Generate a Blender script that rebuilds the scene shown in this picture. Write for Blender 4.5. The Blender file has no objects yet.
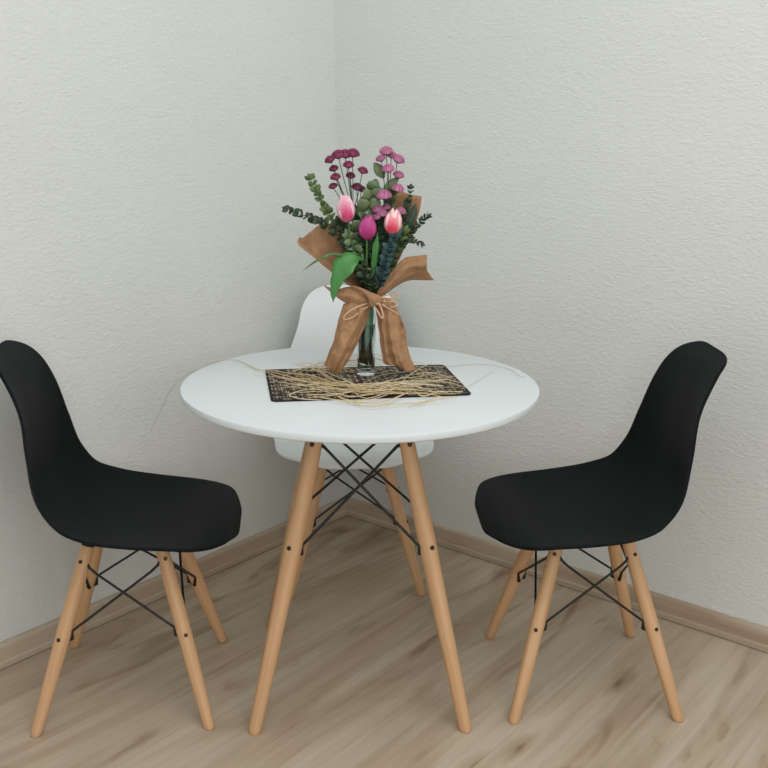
import bpy, math, random
from mathutils import Vector, Matrix, noise
random.seed(11)
sc = bpy.context.scene
C = sc.collection
PI = math.pi

# ------------------------------------------------------------------ camera
CAM_H, PITCH, ROLL, FPX = 1.2876, 0.2551, 0.0107, 961.8
cam = bpy.data.cameras.new('camera')
cam.sensor_width = 36.0
cam.lens = FPX / 768 * 36.0
cam.clip_start = 0.05
co = bpy.data.objects.new('camera', cam)
C.objects.link(co)
Fw = Vector((0, math.cos(PITCH), -math.sin(PITCH)))
_r, _u = Vector((1, 0, 0)), Vector((0, math.sin(PITCH), math.cos(PITCH)))
Rt = _r * math.cos(ROLL) + _u * math.sin(ROLL)
Up = _u * math.cos(ROLL) - _r * math.sin(ROLL)
mw_ = Matrix((Rt, Up, -Fw)).transposed().to_4x4()
mw_.translation = (0, 0, CAM_H)
co.matrix_world = mw_
sc.camera = co


def at(px, py, Y):
    """point of the photograph's pixel at world depth Y"""
    d = Fw + Rt * ((px - 384) / FPX) - Up * ((py - 384) / FPX)
    return Vector((0, 0, CAM_H)) + d * (Y / d.y)


def onz(px, py, z):
    d = Fw + Rt * ((px - 384) / FPX) - Up * ((py - 384) / FPX)
    return Vector((0, 0, CAM_H)) + d * ((z - CAM_H) / d.z)


# ------------------------------------------------------------------ materials
def srgb(r, g, b):
    def f(v):
        v /= 255
        return v / 12.92 if v <= 0.04045 else ((v + 0.055) / 1.055) ** 2.4
    return (f(r), f(g), f(b), 1)


def new_mat(name):
    m = bpy.data.materials.new(name)
    m.use_nodes = True
    nt = m.node_tree
    return m, nt, nt.nodes['Principled BSDF']


def nd(nt, typ, **kw):
    n = nt.nodes.new(typ)
    for k, v in kw.items():
        if k in n.inputs.keys():
            n.inputs[k].default_value = v
        else:
            setattr(n, k, v)
    return n


def ramp(nt, stops, interp='LINEAR'):
    r = nt.nodes.new('ShaderNodeValToRGB')
    r.color_ramp.interpolation = interp
    e = r.color_ramp.elements
    e[0].position, e[0].color = stops[0]
    e[1].position, e[1].color = stops[-1]
    for p, c in stops[1:-1]:
        x = e.new(p)
        x.color = c
    return r


def mapping(nt, scale=(1, 1, 1), rot=(0, 0, 0), src='Object'):
    tc = nt.nodes.new('ShaderNodeTexCoord')
    mp = nt.nodes.new('ShaderNodeMapping')
    mp.inputs['Scale'].default_value = scale
    mp.inputs['Rotation'].default_value = rot
    nt.links.new(tc.outputs[src], mp.inputs['Vector'])
    return mp


def plain(name, col, rough=0.5, var=0.06, scale=30, bump=0.0, stretch=(1, 1, 1), **kw):
    """one colour with a slight procedural mottling"""
    m, nt, b = new_mat(name)
    mp = mapping(nt, stretch)
    n = nd(nt, 'ShaderNodeTexNoise', Scale=scale, Detail=4.0)
    nt.links.new(mp.outputs[0], n.inputs['Vector'])
    lo = tuple(c * (1 - var) for c in col[:3]) + (1,)
    hi = tuple(min(1, c * (1 + var)) for c in col[:3]) + (1,)
    r = ramp(nt, [(0.3, lo), (0.7, hi)])
    nt.links.new(n.outputs['Fac'], r.inputs[0])
    nt.links.new(r.outputs[0], b.inputs['Base Color'])
    b.inputs['Roughness'].default_value = rough
    if bump:
        bp = nd(nt, 'ShaderNodeBump', Strength=bump, Distance=0.001)
        nt.links.new(n.outputs['Fac'], bp.inputs['Height'])
        nt.links.new(bp.outputs[0], b.inputs['Normal'])
    for k, v in kw.items():
        b.inputs[k].default_value = v
    return m


def mat_wall():
    m, nt, b = new_mat('white_stucco')
    mp = mapping(nt, (1, 1, 1.9))
    n1 = nd(nt, 'ShaderNodeTexNoise', Scale=72.0, Detail=3.0, Roughness=0.55, Distortion=0.6)
    n2 = nd(nt, 'ShaderNodeTexNoise', Scale=19.0, Detail=2.0)
    n3 = nd(nt, 'ShaderNodeTexNoise', Scale=1.1, Detail=2.0)
    for n in (n1, n2, n3):
        nt.links.new(mp.outputs[0], n.inputs['Vector'])
    r1 = ramp(nt, [(0.36, (0, 0, 0, 1)), (0.66, (1, 1, 1, 1))])
    nt.links.new(n1.outputs['Fac'], r1.inputs[0])
    mul = nd(nt, 'ShaderNodeMath', operation='MULTIPLY')
    nt.links.new(r1.outputs[0], mul.inputs[0])
    nt.links.new(n2.outputs['Fac'], mul.inputs[1])
    bp = nd(nt, 'ShaderNodeBump', Strength=0.5, Distance=0.003)
    nt.links.new(mul.outputs[0], bp.inputs['Height'])
    nt.links.new(bp.outputs[0], b.inputs['Normal'])
    rc = ramp(nt, [(0.3, WALL_A), (0.7, WALL_B)])
    nt.links.new(n3.outputs['Fac'], rc.inputs[0])
    nt.links.new(rc.outputs[0], b.inputs['Base Color'])
    b.inputs['Roughness'].default_value = 0.92
    b.inputs['Specular IOR Level'].default_value = 0.2
    return m


def mat_laminate(name, seams=True, axis='Y', tint=1.0):
    """oak laminate: planks along one local axis, broad grain, streaks and knots"""
    m, nt, b = new_mat(name)
    tc = nt.nodes.new('ShaderNodeTexCoord')
    sep = nt.nodes.new('ShaderNodeSeparateXYZ')
    nt.links.new(tc.outputs['Object'], sep.inputs[0])
    cmb = nt.nodes.new('ShaderNodeCombineXYZ')       # x = along the plank, y = across
    nt.links.new(sep.outputs['Y' if axis == 'Y' else 'X'], cmb.inputs[0])
    nt.links.new(sep.outputs['X' if axis == 'Y' else 'Z'], cmb.inputs[1])
    off = nd(nt, 'ShaderNodeVectorMath', operation='ADD')
    off.inputs[1].default_value = (34.0, 0.055, 0)
    nt.links.new(cmb.outputs[0], off.inputs[0])
    br = nd(nt, 'ShaderNodeTexBrick', offset=0.0, offset_frequency=2, squash=1.0)
    br.inputs['Color1'].default_value = (0, 0, 0, 1)
    br.inputs['Color2'].default_value = (1, 1, 1, 1)
    br.inputs['Scale'].default_value = 1.0
    br.inputs['Mortar Size'].default_value = 0.0009
    br.inputs['Mortar Smooth'].default_value = 0.3
    br.inputs['Brick Width'].default_value = 7.0 if seams else 60.0
    br.inputs['Row Height'].default_value = 0.193 if seams else 20.0
    if not seams:
        off.inputs[1].default_value = (20, 8, 0)
    nt.links.new(off.outputs[0], br.inputs['Vector'])
    # per-plank shift of the grain
    sh = nd(nt, 'ShaderNodeVectorMath', operation='MULTIPLY_ADD')
    nt.links.new(br.outputs['Color'], sh.inputs[0])
    sh.inputs[1].default_value = (7.3, 3.1, 5.7)
    nt.links.new(cmb.outputs[0], sh.inputs[2])

    def stretched(sx, sy, scale, detail, dist=0.0, rough=0.5):
        mp = nt.nodes.new('ShaderNodeMapping')
        mp.inputs['Scale'].default_value = (sx, sy, 1)
        nt.links.new(sh.outputs[0], mp.inputs['Vector'])
        n = nd(nt, 'ShaderNodeTexNoise', Scale=scale, Detail=detail, Distortion=dist, Roughness=rough)
        nt.links.new(mp.outputs[0], n.inputs['Vector'])
        return n
    broad = stretched(1.3, 7.5, 1.0, 3.0, 1.2)
    fine = stretched(1.8, 62.0, 1.0, 4.0, 0.5)
    blot = stretched(1.7, 7.0, 1.3, 3.0, 1.4)
    k = tint
    c0 = srgb(173 * k, 152 * k, 129 * k)
    c1 = srgb(191 * k, 173 * k, 151 * k)
    c2 = srgb(203 * k, 188 * k, 167 * k)
    r = ramp(nt, [(0.28, c0), (0.5, c1), (0.72, c2)])
    nt.links.new(broad.outputs['Fac'], r.inputs[0])
    rf = ramp(nt, [(0.3, (0.89, 0.88, 0.86, 1)), (0.62, (1.03, 1.03, 1.03, 1))])
    nt.links.new(fine.outputs['Fac'], rf.inputs[0])
    mx = nd(nt, 'ShaderNodeMix', data_type='RGBA', blend_type='MULTIPLY')
    mx.inputs[0].default_value = 1.0
    nt.links.new(r.outputs[0], mx.inputs[6])
    nt.links.new(rf.outputs[0], mx.inputs[7])
    rb = ramp(nt, [(0.57, (1, 1, 1, 1)), (0.66, (0.83, 0.79, 0.75, 1)), (0.78, (0.60, 0.54, 0.49, 1))])
    nt.links.new(blot.outputs['Fac'], rb.inputs[0])
    mx2 = nd(nt, 'ShaderNodeMix', data_type='RGBA', blend_type='MULTIPLY')
    mx2.inputs[0].default_value = 1.0 if seams else 0.5
    nt.links.new(mx.outputs[2], mx2.inputs[6])
    nt.links.new(rb.outputs[0], mx2.inputs[7])
    last = mx2
    if seams:
        kmp = nt.nodes.new('ShaderNodeMapping')
        kmp.inputs['Scale'].default_value = (2.0, 6.5, 1)
        nt.links.new(sh.outputs[0], kmp.inputs['Vector'])
        wob = nd(nt, 'ShaderNodeVectorMath', operation='MULTIPLY_ADD')
        nt.links.new(broad.outputs['Color'], wob.inputs[0])
        wob.inputs[1].default_value = (0.25, 0.25, 0)
        nt.links.new(kmp.outputs[0], wob.inputs[2])
        vk = nd(nt, 'ShaderNodeTexVoronoi', Scale=1.0, voronoi_dimensions='2D')
        nt.links.new(wob.outputs[0], vk.inputs['Vector'])
        rk = ramp(nt, [(0.02, (0.50, 0.43, 0.37, 1)), (0.06, (0.74, 0.69, 0.63, 1)), (0.17, (1, 1, 1, 1))])
        nt.links.new(vk.outputs['Distance'], rk.inputs[0])
        mk = nd(nt, 'ShaderNodeMix', data_type='RGBA', blend_type='MULTIPLY')
        mk.inputs[0].default_value = 1.0
        sel = nd(nt, 'ShaderNodeSeparateColor')
        nt.links.new(vk.outputs['Color'], sel.inputs[0])
        gt = nd(nt, 'ShaderNodeMath', operation='GREATER_THAN')
        gt.inputs[1].default_value = 0.66
        nt.links.new(sel.outputs[0], gt.inputs[0])
        nt.links.new(gt.outputs[0], mk.inputs[0])
        nt.links.new(mx2.outputs[2], mk.inputs[6])
        nt.links.new(rk.outputs[0], mk.inputs[7])
        mx2 = mk
    if seams:
        mx3 = nd(nt, 'ShaderNodeMix', data_type='RGBA', blend_type='MIX')
        sc_ = nd(nt, 'ShaderNodeMath', operation='MULTIPLY')
        sc_.inputs[1].default_value = 0.13
        nt.links.new(br.outputs['Fac'], sc_.inputs[0])
        nt.links.new(sc_.outputs[0], mx3.inputs[0])
        nt.links.new(mx2.outputs[2], mx3.inputs[6])
        mx3.inputs[7].default_value = srgb(120, 102, 84)
        last = mx3
    nt.links.new(last.outputs[2], b.inputs['Base Color'])
    b.inputs['Roughness'].default_value = 0.5
    b.inputs['Specular IOR Level'].default_value = 0.3
    bp = nd(nt, 'ShaderNodeBump', Strength=0.12, Distance=0.001)
    nt.links.new(fine.outputs['Fac'], bp.inputs['Height'])
    nt.links.new(bp.outputs[0], b.inputs['Normal'])
    return m


def mat_beech():
    m, nt, b = new_mat('beech_wood')
    mp = mapping(nt, (60, 60, 3.0))
    n = nd(nt, 'ShaderNodeTexNoise', Scale=1.0, Detail=4.0, Distortion=0.4)
    nt.links.new(mp.outputs[0], n.inputs['Vector'])
    r = ramp(nt, [(0.25, srgb(196, 150, 108)), (0.55, srgb(211, 167, 124)), (0.8, srgb(221, 180, 139))])
    nt.links.new(n.outputs['Fac'], r.inputs[0])
    nt.links.new(r.outputs[0], b.inputs['Base Color'])
    b.inputs['Roughness'].default_value = 0.45
    return m


def mat_placemat():
    m, nt, b = new_mat('woven_plastic')
    mp = mapping(nt, (1, 1, 1))

    def brick(w, h, ms, rot):
        q = nt.nodes.new('ShaderNodeMapping')
        q.inputs['Rotation'].default_value = (0, 0, rot)
        nt.links.new(mp.outputs[0], q.inputs['Vector'])
        br = nd(nt, 'ShaderNodeTexBrick', offset=0.5)
        br.inputs['Scale'].default_value = 1.0
        br.inputs['Brick Width'].default_value = w
        br.inputs['Row Height'].default_value = h
        br.inputs['Mortar Size'].default_value = ms
        br.inputs['Mortar Smooth'].default_value = 0.2
        nt.links.new(q.outputs[0], br.inputs['Vector'])
        return br
    a = brick(0.030, 0.0155, 0.0013, 0)
    d = brick(0.036, 0.0135, 0.0011, PI / 2)
    add = nd(nt, 'ShaderNodeMath', operation='MAXIMUM')
    nt.links.new(a.outputs['Fac'], add.inputs[0])
    nt.links.new(d.outputs['Fac'], add.inputs[1])
    n = nd(nt, 'ShaderNodeTexNoise', Scale=60.0, Detail=2.0)
    nt.links.new(mp.outputs[0], n.inputs['Vector'])
    rn = ramp(nt, [(0.38, (0, 0, 0, 1)), (0.56, (1, 1, 1, 1))])
    nt.links.new(n.outputs['Fac'], rn.inputs[0])
    mu = nd(nt, 'ShaderNodeMath', operation='MULTIPLY')
    nt.links.new(add.outputs[0], mu.inputs[0])
    nt.links.new(rn.outputs[0], mu.inputs[1])
    r = ramp(nt, [(0.0, srgb(43, 36, 31)), (1.0, srgb(186, 172, 148))])
    nt.links.new(mu.outputs[0], r.inputs[0])
    nt.links.new(r.outputs[0], b.inputs['Base Color'])
    b.inputs['Roughness'].default_value = 0.65
    b.inputs['Specular IOR Level'].default_value = 0.15
    w = nd(nt, 'ShaderNodeTexChecker', Scale=70.0)
    nt.links.new(mp.outputs[0], w.inputs['Vector'])
    bp = nd(nt, 'ShaderNodeBump', Strength=0.4, Distance=0.001)
    nt.links.new(w.outputs['Fac'], bp.inputs['Height'])
    nt.links.new(bp.outputs[0], b.inputs['Normal'])
    return m


def mat_attr(name, attr='Col', rough=0.6, var=0.15, scale=80, trans=0.0, sheen=0.0):
    """colour stored per vertex (a petal's own two tones, each straw's own tone)"""
    m, nt, b = new_mat(name)
    a = nt.nodes.new('ShaderNodeAttribute')
    a.attribute_name = attr
    mp = mapping(nt)
    n = nd(nt, 'ShaderNodeTexNoise', Scale=scale, Detail=3.0)
    nt.links.new(mp.outputs[0], n.inputs['Vector'])
    r = ramp(nt, [(0.3, (1 - var,) * 3 + (1,)), (0.7, (1 + var,) * 3 + (1,))])
    nt.links.new(n.outputs['Fac'], r.inputs[0])
    mx = nd(nt, 'ShaderNodeMix', data_type='RGBA', blend_type='MULTIPLY')
    mx.inputs[0].default_value = 1.0
    nt.links.new(a.outputs['Color'], mx.inputs[6])
    nt.links.new(r.outputs[0], mx.inputs[7])
    nt.links.new(mx.outputs[2], b.inputs['Base Color'])
    b.inputs['Roughness'].default_value = rough
    return m


def mat_kraft():
    m, nt, b = new_mat('kraft_paper')
    mp = mapping(nt)
    n = nd(nt, 'ShaderNodeTexNoise', Scale=26.0, Detail=5.0, Roughness=0.6)
    f = nd(nt, 'ShaderNodeTexNoise', Scale=420.0, Detail=2.0)
    nt.links.new(mp.outputs[0], n.inputs['Vector'])
    nt.links.new(mp.outputs[0], f.inputs['Vector'])
    r = ramp(nt, [(0.3, srgb(150, 110, 76)), (0.7, srgb(180, 137, 99))])
    nt.links.new(n.outputs['Fac'], r.inputs[0])
    nt.links.new(r.outputs[0], b.inputs['Base Color'])
    b.inputs['Roughness'].default_value = 0.75
    cr = nd(nt, 'ShaderNodeTexVoronoi', feature='DISTANCE_TO_EDGE', Scale=34.0)
    mp2 = mapping(nt, (1.0, 1.0, 0.55))
    wv = nd(nt, 'ShaderNodeVectorMath', operation='MULTIPLY_ADD')
    nt.links.new(n.outputs['Color'], wv.inputs[0])
    wv.inputs[1].default_value = (0.03, 0.03, 0.03)
    nt.links.new(mp2.outputs[0], wv.inputs[2])
    nt.links.new(wv.outputs[0], cr.inputs['Vector'])
    rc = ramp(nt, [(0.0, (0, 0, 0, 1)), (0.35, (1, 1, 1, 1))])
    nt.links.new(cr.outputs['Distance'], rc.inputs[0])
    hs = nd(nt, 'ShaderNodeMath', operation='MULTIPLY_ADD')
    nt.links.new(rc.outputs[0], hs.inputs[0])
    hs.inputs[1].default_value = 0.55
    nt.links.new(n.outputs['Fac'], hs.inputs[2])
    bp = nd(nt, 'ShaderNodeBump', Strength=0.7, Distance=0.005)
    nt.links.new(hs.outputs[0], bp.inputs['Height'])
    nt.links.new(bp.outputs[0], b.inputs['Normal'])
    return m


def mat_glass(name, col, ior, rough=0.0):
    m, nt, b = new_mat(name)
    b.inputs['Base Color'].default_value = col
    b.inputs['Transmission Weight'].default_value = 1.0
    b.inputs['IOR'].default_value = ior
    b.inputs['Roughness'].default_value = rough
    return m


WALL_A, WALL_B = srgb(219, 221, 217), srgb(223, 225, 221)
M = {}
M['wall'] = mat_wall()
M['floor'] = mat_laminate('oak_laminate', True, 'Y')
M['skirt_y'] = mat_laminate('oak_skirting_left', False, 'Y', 0.98)
M['skirt_x'] = mat_laminate('oak_skirting_right', False, 'X', 0.98)
M['white_lacquer'] = plain('white_lacquer', srgb(221, 226, 228), 0.4, 0.01, 5)
M['black_plastic'] = plain('black_plastic', srgb(16, 20, 22), 0.55, 0.04, 60, 0.05, **{'Specular IOR Level': 0.10})
M['white_plastic'] = plain('white_plastic', srgb(232, 236, 237), 0.4, 0.01, 20)
M['beech'] = mat_beech()
M['black_metal'] = plain('black_metal', srgb(20, 19, 19), 0.45, 0.1, 60)
M['steel'] = plain('steel', srgb(70, 60, 54), 0.4, 0.1, 100, Metallic=0.9)
M['mat'] = mat_placemat()
M['mat_edge'] = plain('mat_binding', srgb(34, 29, 26), 0.6, 0.1, 90, **{'Specular IOR Level': 0.15})
M['straw'] = mat_attr('raffia', rough=0.65, var=0.18, scale=120)
M['petal'] = mat_attr('petal', rough=0.5, var=0.08, scale=150)
M['kraft'] = mat_kraft()
M['kraft_tie'] = plain('raffia_ribbon', srgb(203, 166, 132), 0.6, 0.12, 60)
M['glass'] = mat_glass('clear_glass', (0.97, 1, 0.985, 1), 1.46)
M['water'] = mat_glass('vase_water', (0.62, 0.74, 0.62, 1), 1.33)
M['stem'] = plain('stem_green', srgb(74, 104, 52), 0.5, 0.15, 60)
M['stem_dark'] = plain('stem_dark', srgb(58, 70, 50), 0.6, 0.2, 60)
M['stem_brown'] = plain('stem_brown', srgb(92, 76, 56), 0.6, 0.2, 60)
M['tulip_leaf'] = plain('tulip_leaf', srgb(72, 134, 66), 0.42, 0.14, 40, 0.2, (1, 1, 0.3))
M['leaf_dark'] = plain('leaf_dark_green', srgb(45, 66, 40), 0.5, 0.35, 60)
M['leaf_mid'] = plain('leaf_mid_green', srgb(88, 112, 62), 0.45, 0.22, 60)
M['leaf_grey'] = plain('leaf_grey_green', srgb(108, 128, 90), 0.5, 0.16, 60)
M['leaf_blue'] = plain('leaf_blue_green', srgb(48, 78, 78), 0.5, 0.2, 60)
M['reflection_teal'] = plain('painted_reflection_teal', srgb(110, 172, 138), 0.5, 0.1, 60)  # pale teal of the vase's reflection stripe, painted in as a colour


# ------------------------------------------------------------------ mesh helpers
class MB:
    def __init__(s):
        s.v, s.f, s.c = [], [], []

    def add(s, verts, faces, col=None):
        o = len(s.v)
        s.v += [Vector(p) for p in verts]
        s.f += [tuple(i + o for i in f) for f in faces]
        s.c += [col] * len(verts) if not isinstance(col, list) else col
        return s

    def grid(s, rows, col=None, close=False):
        n = len(rows[0])
        f = []
        for i in range(len(rows) - 1):
            for j in range(n if close else n - 1):
                k = (j + 1) % n
                f.append((i * n + j, i * n + k, (i + 1) * n + k, (i + 1) * n + j))
        return s.add([p for r in rows for p in r], f, col)

    def tube(s, pts, rad, sides=8, col=None, caps=True):
        pts = [Vector(p) for p in pts]
        n = len(pts)
        if not isinstance(rad, (list, tuple)):
            rad = [rad] * n
        rows = []
        ref = None
        for i, p in enumerate(pts):
            t = (pts[min(i + 1, n - 1)] - pts[max(i - 1, 0)])
            if t.length < 1e-9:
                t = Vector((0, 0, 1))
            t.normalize()
            if ref is None:
                ref = t.orthogonal().normalized()
            else:
                ref = (ref - t * ref.dot(t))
                ref = ref.normalized() if ref.length > 1e-6 else t.orthogonal().normalized()
            bi = t.cross(ref)
            rows.append([p + (ref * math.cos(a) + bi * math.sin(a)) * rad[i]
                         for a in [2 * PI * k / sides for k in range(sides)]])
        o = len(s.v)
        s.grid(rows, col, True)
        if caps:
            s.f.append(tuple(o + k for k in reversed(range(sides))))
            s.f.append(tuple(o + (n - 1) * sides + k for k in range(sides)))
        return s

    def box(s, lo, hi, mat=None, col=None):
        (x0, y0, z0), (x1, y1, z1) = lo, hi
        v = [Vector(p) for p in ((x0, y0, z0), (x1, y0, z0), (x1, y1, z0), (x0, y1, z0),
                                 (x0, y0, z1), (x1, y0, z1), (x1, y1, z1), (x0, y1, z1))]
        if mat is not None:
            v = [mat @ p for p in v]
        return s.add(v, [(3, 2, 1, 0), (4, 5, 6, 7), (0, 1, 5, 4), (1, 2, 6, 5), (2, 3, 7, 6), (3, 0, 4, 7)], col)

    def lathe(s, prof, n=32, centre=(0, 0, 0), col=None, closed=False):
        cx, cy, cz = centre
        rows = [[(cx + r * math.cos(2 * PI * k / n), cy + r * math.sin(2 * PI * k / n), cz + z) for k in range(n)]
                for r, z in prof]
        return s.grid(rows, col, True)

    def build(s, name, mat, parent=None, origin=(0, 0, 0), smooth=True, link=True):
        me = bpy.data.meshes.new(name)
        o3 = Vector(origin)
        me.from_pydata([p - o3 for p in s.v], [], s.f)
        me.update()
        if any(c is not None for c in s.c):
            ca = me.color_attributes.new('Col', 'FLOAT_COLOR', 'POINT')
            for i, c in enumerate(s.c):
                ca.data[i].color = c if c else (1, 1, 1, 1)
        if smooth:
            me.polygons.foreach_set('use_smooth', [True] * len(me.polygons))
        me.materials.append(mat)
        o = bpy.data.objects.new(name, me)
        C.objects.link(o)
        if parent is not None:
            o.parent = parent
        elif Vector(origin).length:
            o.location = origin
        return o


def tag(o, label, cat, group=None, kind=None):
    if label:
        o['label'] = label
    if cat:
        o['category'] = cat
    if group:
        o['group'] = group
    if kind:
        o['kind'] = kind
    return o


def empty(name, loc, rz=0.0):
    e = bpy.data.objects.new(name, None)
    e.empty_display_size = 0.05
    C.objects.link(e)
    e.location = loc
    e.rotation_euler = (0, 0, rz)
    return e


def catmull(pts, per=8):
    P = [Vector(p) for p in pts]
    if len(P) < 3:
        return [P[0].lerp(P[1], i / per) for i in range(per + 1)]
    P = [P[0] * 2 - P[1]] + P + [P[-1] * 2 - P[-2]]
    out = []
    for i in range(1, len(P) - 2):
        a, b, c, d = P[i - 1:i + 3]
        for k in range(per):
            t = k / per
            out.append(0.5 * (b * 2 + (c - a) * t + (a * 2 - b * 5 + c * 4 - d) * t * t + (b * 3 - a - c * 3 + d) * t ** 3))
    out.append(P[-2].copy())
    return out


def bevel(o, w, seg=2, angle=40):
    m = o.modifiers.new('bevel', 'BEVEL')
    m.width = w
    m.segments = seg
    m.limit_method = 'ANGLE'
    m.angle_limit = math.radians(angle)
    return o


def solid(o, t, offset=-1, rim=True):
    m = o.modifiers.new('thickness', 'SOLIDIFY')
    m.thickness = t
    m.offset = offset
    m.use_rim = rim
    return o


# ------------------------------------------------------------------ the room
# local frame at the corner: X runs along the right wall, -Y along the left wall
K = Vector((-0.1238, 3.1200, 0))
RZ = -0.6742
ROOM = 4.6
BB, BH = 0.016, 0.0650


def struct(mb, name, mat, smooth=False):
    o = mb.build(name, mat, smooth=smooth)
    o.location = K
    o.rotation_euler = (0, 0, RZ)
    o['kind'] = 'structure'
    return o


struct(MB().box((-0.16, -ROOM, -0.08), (ROOM, 0.16, 0)), 'floor', M['floor'])
LEAN = Vector((-0.0245 * math.cos(RZ), 0.0245 * math.sin(RZ), 0))   # the old corner is a little out of plumb


def leaning(mb):
    for p in mb.v:
        p += LEAN * p.z
    return mb


struct(leaning(MB().box((-BB - 0.12, -ROOM, 0), (-BB, BB + 0.12, 2.75))), 'wall_left', M['wall'])
struct(leaning(MB().box((-BB, BB, 0), (ROOM, BB + 0.12, 2.75))), 'wall_right', M['wall'])
# skirting profile (distance from the wall, height): a shallow foot, then a taller plain face with a rounded top
prof = [(0, 0.0022), (0.0158, 0.0022), (0.0158, 0.016), (0.0150, 0.018), (0.0132, 0.0195), (0.0128, 0.021), (0.0125, 0.053),
        (0.0115, 0.059), (0.0085, 0.0635), (0.004, BH), (0, BH)]


def skirting(name, along_x, mat):
    mb = MB()
    rows = []
    for s in (0, 1):
        r = []
        for d, z in prof:
            if along_x:
                r.append((-BB + d if s == 0 else ROOM, BB - d, z))
            else:
                r.append((-BB + d, BB - d if s == 0 else -ROOM, z))
        rows.append(r)
    mb.grid(rows)
    n = len(prof)
    mb.f.append(tuple(range(n)))
    mb.f.append(tuple(reversed(range(n, 2 * n))))
    o = struct(mb, name, mat)
    bevel(o, 0.0008, 1, 25)
    return o


skirting('baseboard_left', False, M['skirt_y'])
skirting('baseboard_right', True, M['skirt_x'])


# ------------------------------------------------------------------ chairs
SHELL = [  # forward, height, half width, lift of the sides
    (0.2580, 0.4147, 0.1920, -0.0063), (0.2355, 0.4372, 0.2112, -0.0072), (0.1912, 0.4407, 0.2195, -0.0038),
    (0.1254, 0.4297, 0.2225, 0.0154), (0.0363, 0.4283, 0.2289, 0.0267), (-0.0557, 0.4354, 0.2303, 0.0364),
    (-0.1323, 0.4606, 0.2184, 0.0458), (-0.1749, 0.5301, 0.2106, 0.0414), (-0.1852, 0.6231, 0.1876, 0.0296),
    (-0.1918, 0.7176, 0.1557, 0.0176), (-0.2154, 0.7930, 0.1420, 0.0060), (-0.2560, 0.8330, 0.1445, 0.0025)]
RCF, RCB = 0.1337, 0.1010       # corner radii at the front of the seat and the top of the back


def cr4(rows, per):
    P = [tuple(2 * a - b for a, b in zip(rows[0], rows[1]))] + list(rows) + \
        [tuple(2 * a - b for a, b in zip(rows[-1], rows[-2]))]
    out = []
    for i in range(1, len(P) - 2):
        for k in range(per):
            t = k / per
            out.append(tuple(0.5 * (2 * b + (c - a) * t + (2 * a - 5 * b + 4 * c - d) * t * t + (3 * b - a - 3 * c + d) * t ** 3)
                             for a, b, c, d in zip(*P[i - 1:i + 3])))
    out.append(P[-2])
    return out


def shell_mesh():
    S0 = cr4(SHELL, 30)
    L = [0.0]
    for a, b in zip(S0, S0[1:]):
        L.append(L[-1] + math.hypot(b[0] - a[0], b[1] - a[1]))
    T = L[-1]
    ns = 96
    S, k = [], 0
    for i in range(ns + 1):
        u = i / ns
        u = u - math.sin(2 * PI * u) / (2 * PI) * 0.78
        d = min(T, max(0.0, u * T))
        while k < len(L) - 2 and L[k + 1] < d:
            k += 1
        f = (d - L[k]) / max(1e-9, L[k + 1] - L[k])
        r = [S0[k][q] * (1 - f) + S0[k + 1][q] * f for q in range(4)]
        full = r[2]
        for dist, rc in ((d, RCF), (T - d, RCB)):
            kk = max(0.0, (rc - dist) / rc)
            r[2] -= rc * (1 - math.sqrt(max(0.0, 1 - kk * kk)))
        S.append(r + [full])
    n = len(S)
    rows = []
    nt_ = 40
    for i, (a, z, w, l, full) in enumerate(S):
        a0, z0 = S[max(i - 1, 0)][:2]
        a1, z1 = S[min(i + 1, n - 1)][:2]
        Ln = math.hypot(a1 - a0, z1 - z0)
        ta, tz = (a1 - a0) / Ln, (z1 - z0) / Ln
        na, nz = tz, -ta
        r = []
        for j in range(nt_ + 1):
            t = -1 + 2 * j / nt_
            o = l * abs(w * t / full) ** 2.5
            r.append((a + na * o, w * t, z + nz * o))
        rows.append(r)
    return MB().grid(rows)


LT = {(1, 1): (0.082, 0.078), (1, -1): (0.082, -0.078), (-1, 1): (-0.069, 0.083), (-1, -1): (-0.069, -0.083)}
LF = {(1, 1): (0.189, 0.191), (1, -1): (0.189, -0.191), (-1, 1): (-0.189, 0.1905), (-1, -1): (-0.189, -0.1905)}
LTOP = 0.410


def leg_pt(k, z):
    (tx, ty), (fx, fy) = LT[k], LF[k]
    u = z / LTOP
    return Vector((fx + (tx - fx) * u, fy + (ty - fy) * u, z))


def leg_mesh(foot, top, prof):
    """turned leg in its own frame: local Z up its length so the grain follows it"""
    return MB().lathe(prof, 20), foot, top


def turned_leg(name, foot, top, prof, parent, mat):
    foot, top = Vector(foot), Vector(top)
    d = top - foot
    L = d.length
    pr = [(r, u * L) for u, r in prof]
    pr = [(pr[0][0], -0.006)] + pr
    mb = MB().lathe(pr, 24)
    n = 24
    q = Vector((0, 0, 1)).rotation_difference(d.normalized())
    ax = d.normalized()
    for p in mb.v:                       # the foot is sawn off level with the floor
        zz = foot.z + (q @ p).z
        if zz < 0.0006:
            p.z += (0.0006 - zz) / ax.z
    mb.f.append(tuple(reversed(range(n))))
    mb.f.append(tuple(range(len(mb.v) - n, len(mb.v))))
    o = mb.build(name, mat)
    o.rotation_mode = 'QUATERNION'
    o.rotation_quaternion = q
    o.location = foot
    o.parent = parent
    return o, L


CH_PROF = [(0.0, 0.0108), (0.006, 0.0120), (0.02, 0.0128), (0.25, 0.0150), (0.55, 0.0168), (0.8, 0.0160), (0.97, 0.0140), (1.0, 0.0130)]
TB_PROF = [(0.0, 0.0120), (0.004, 0.0134), (0.015, 0.0148), (0.3, 0.0175), (0.6, 0.0198), (0.8, 0.0178), (0.985, 0.0148), (1.0, 0.0140)]


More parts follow.
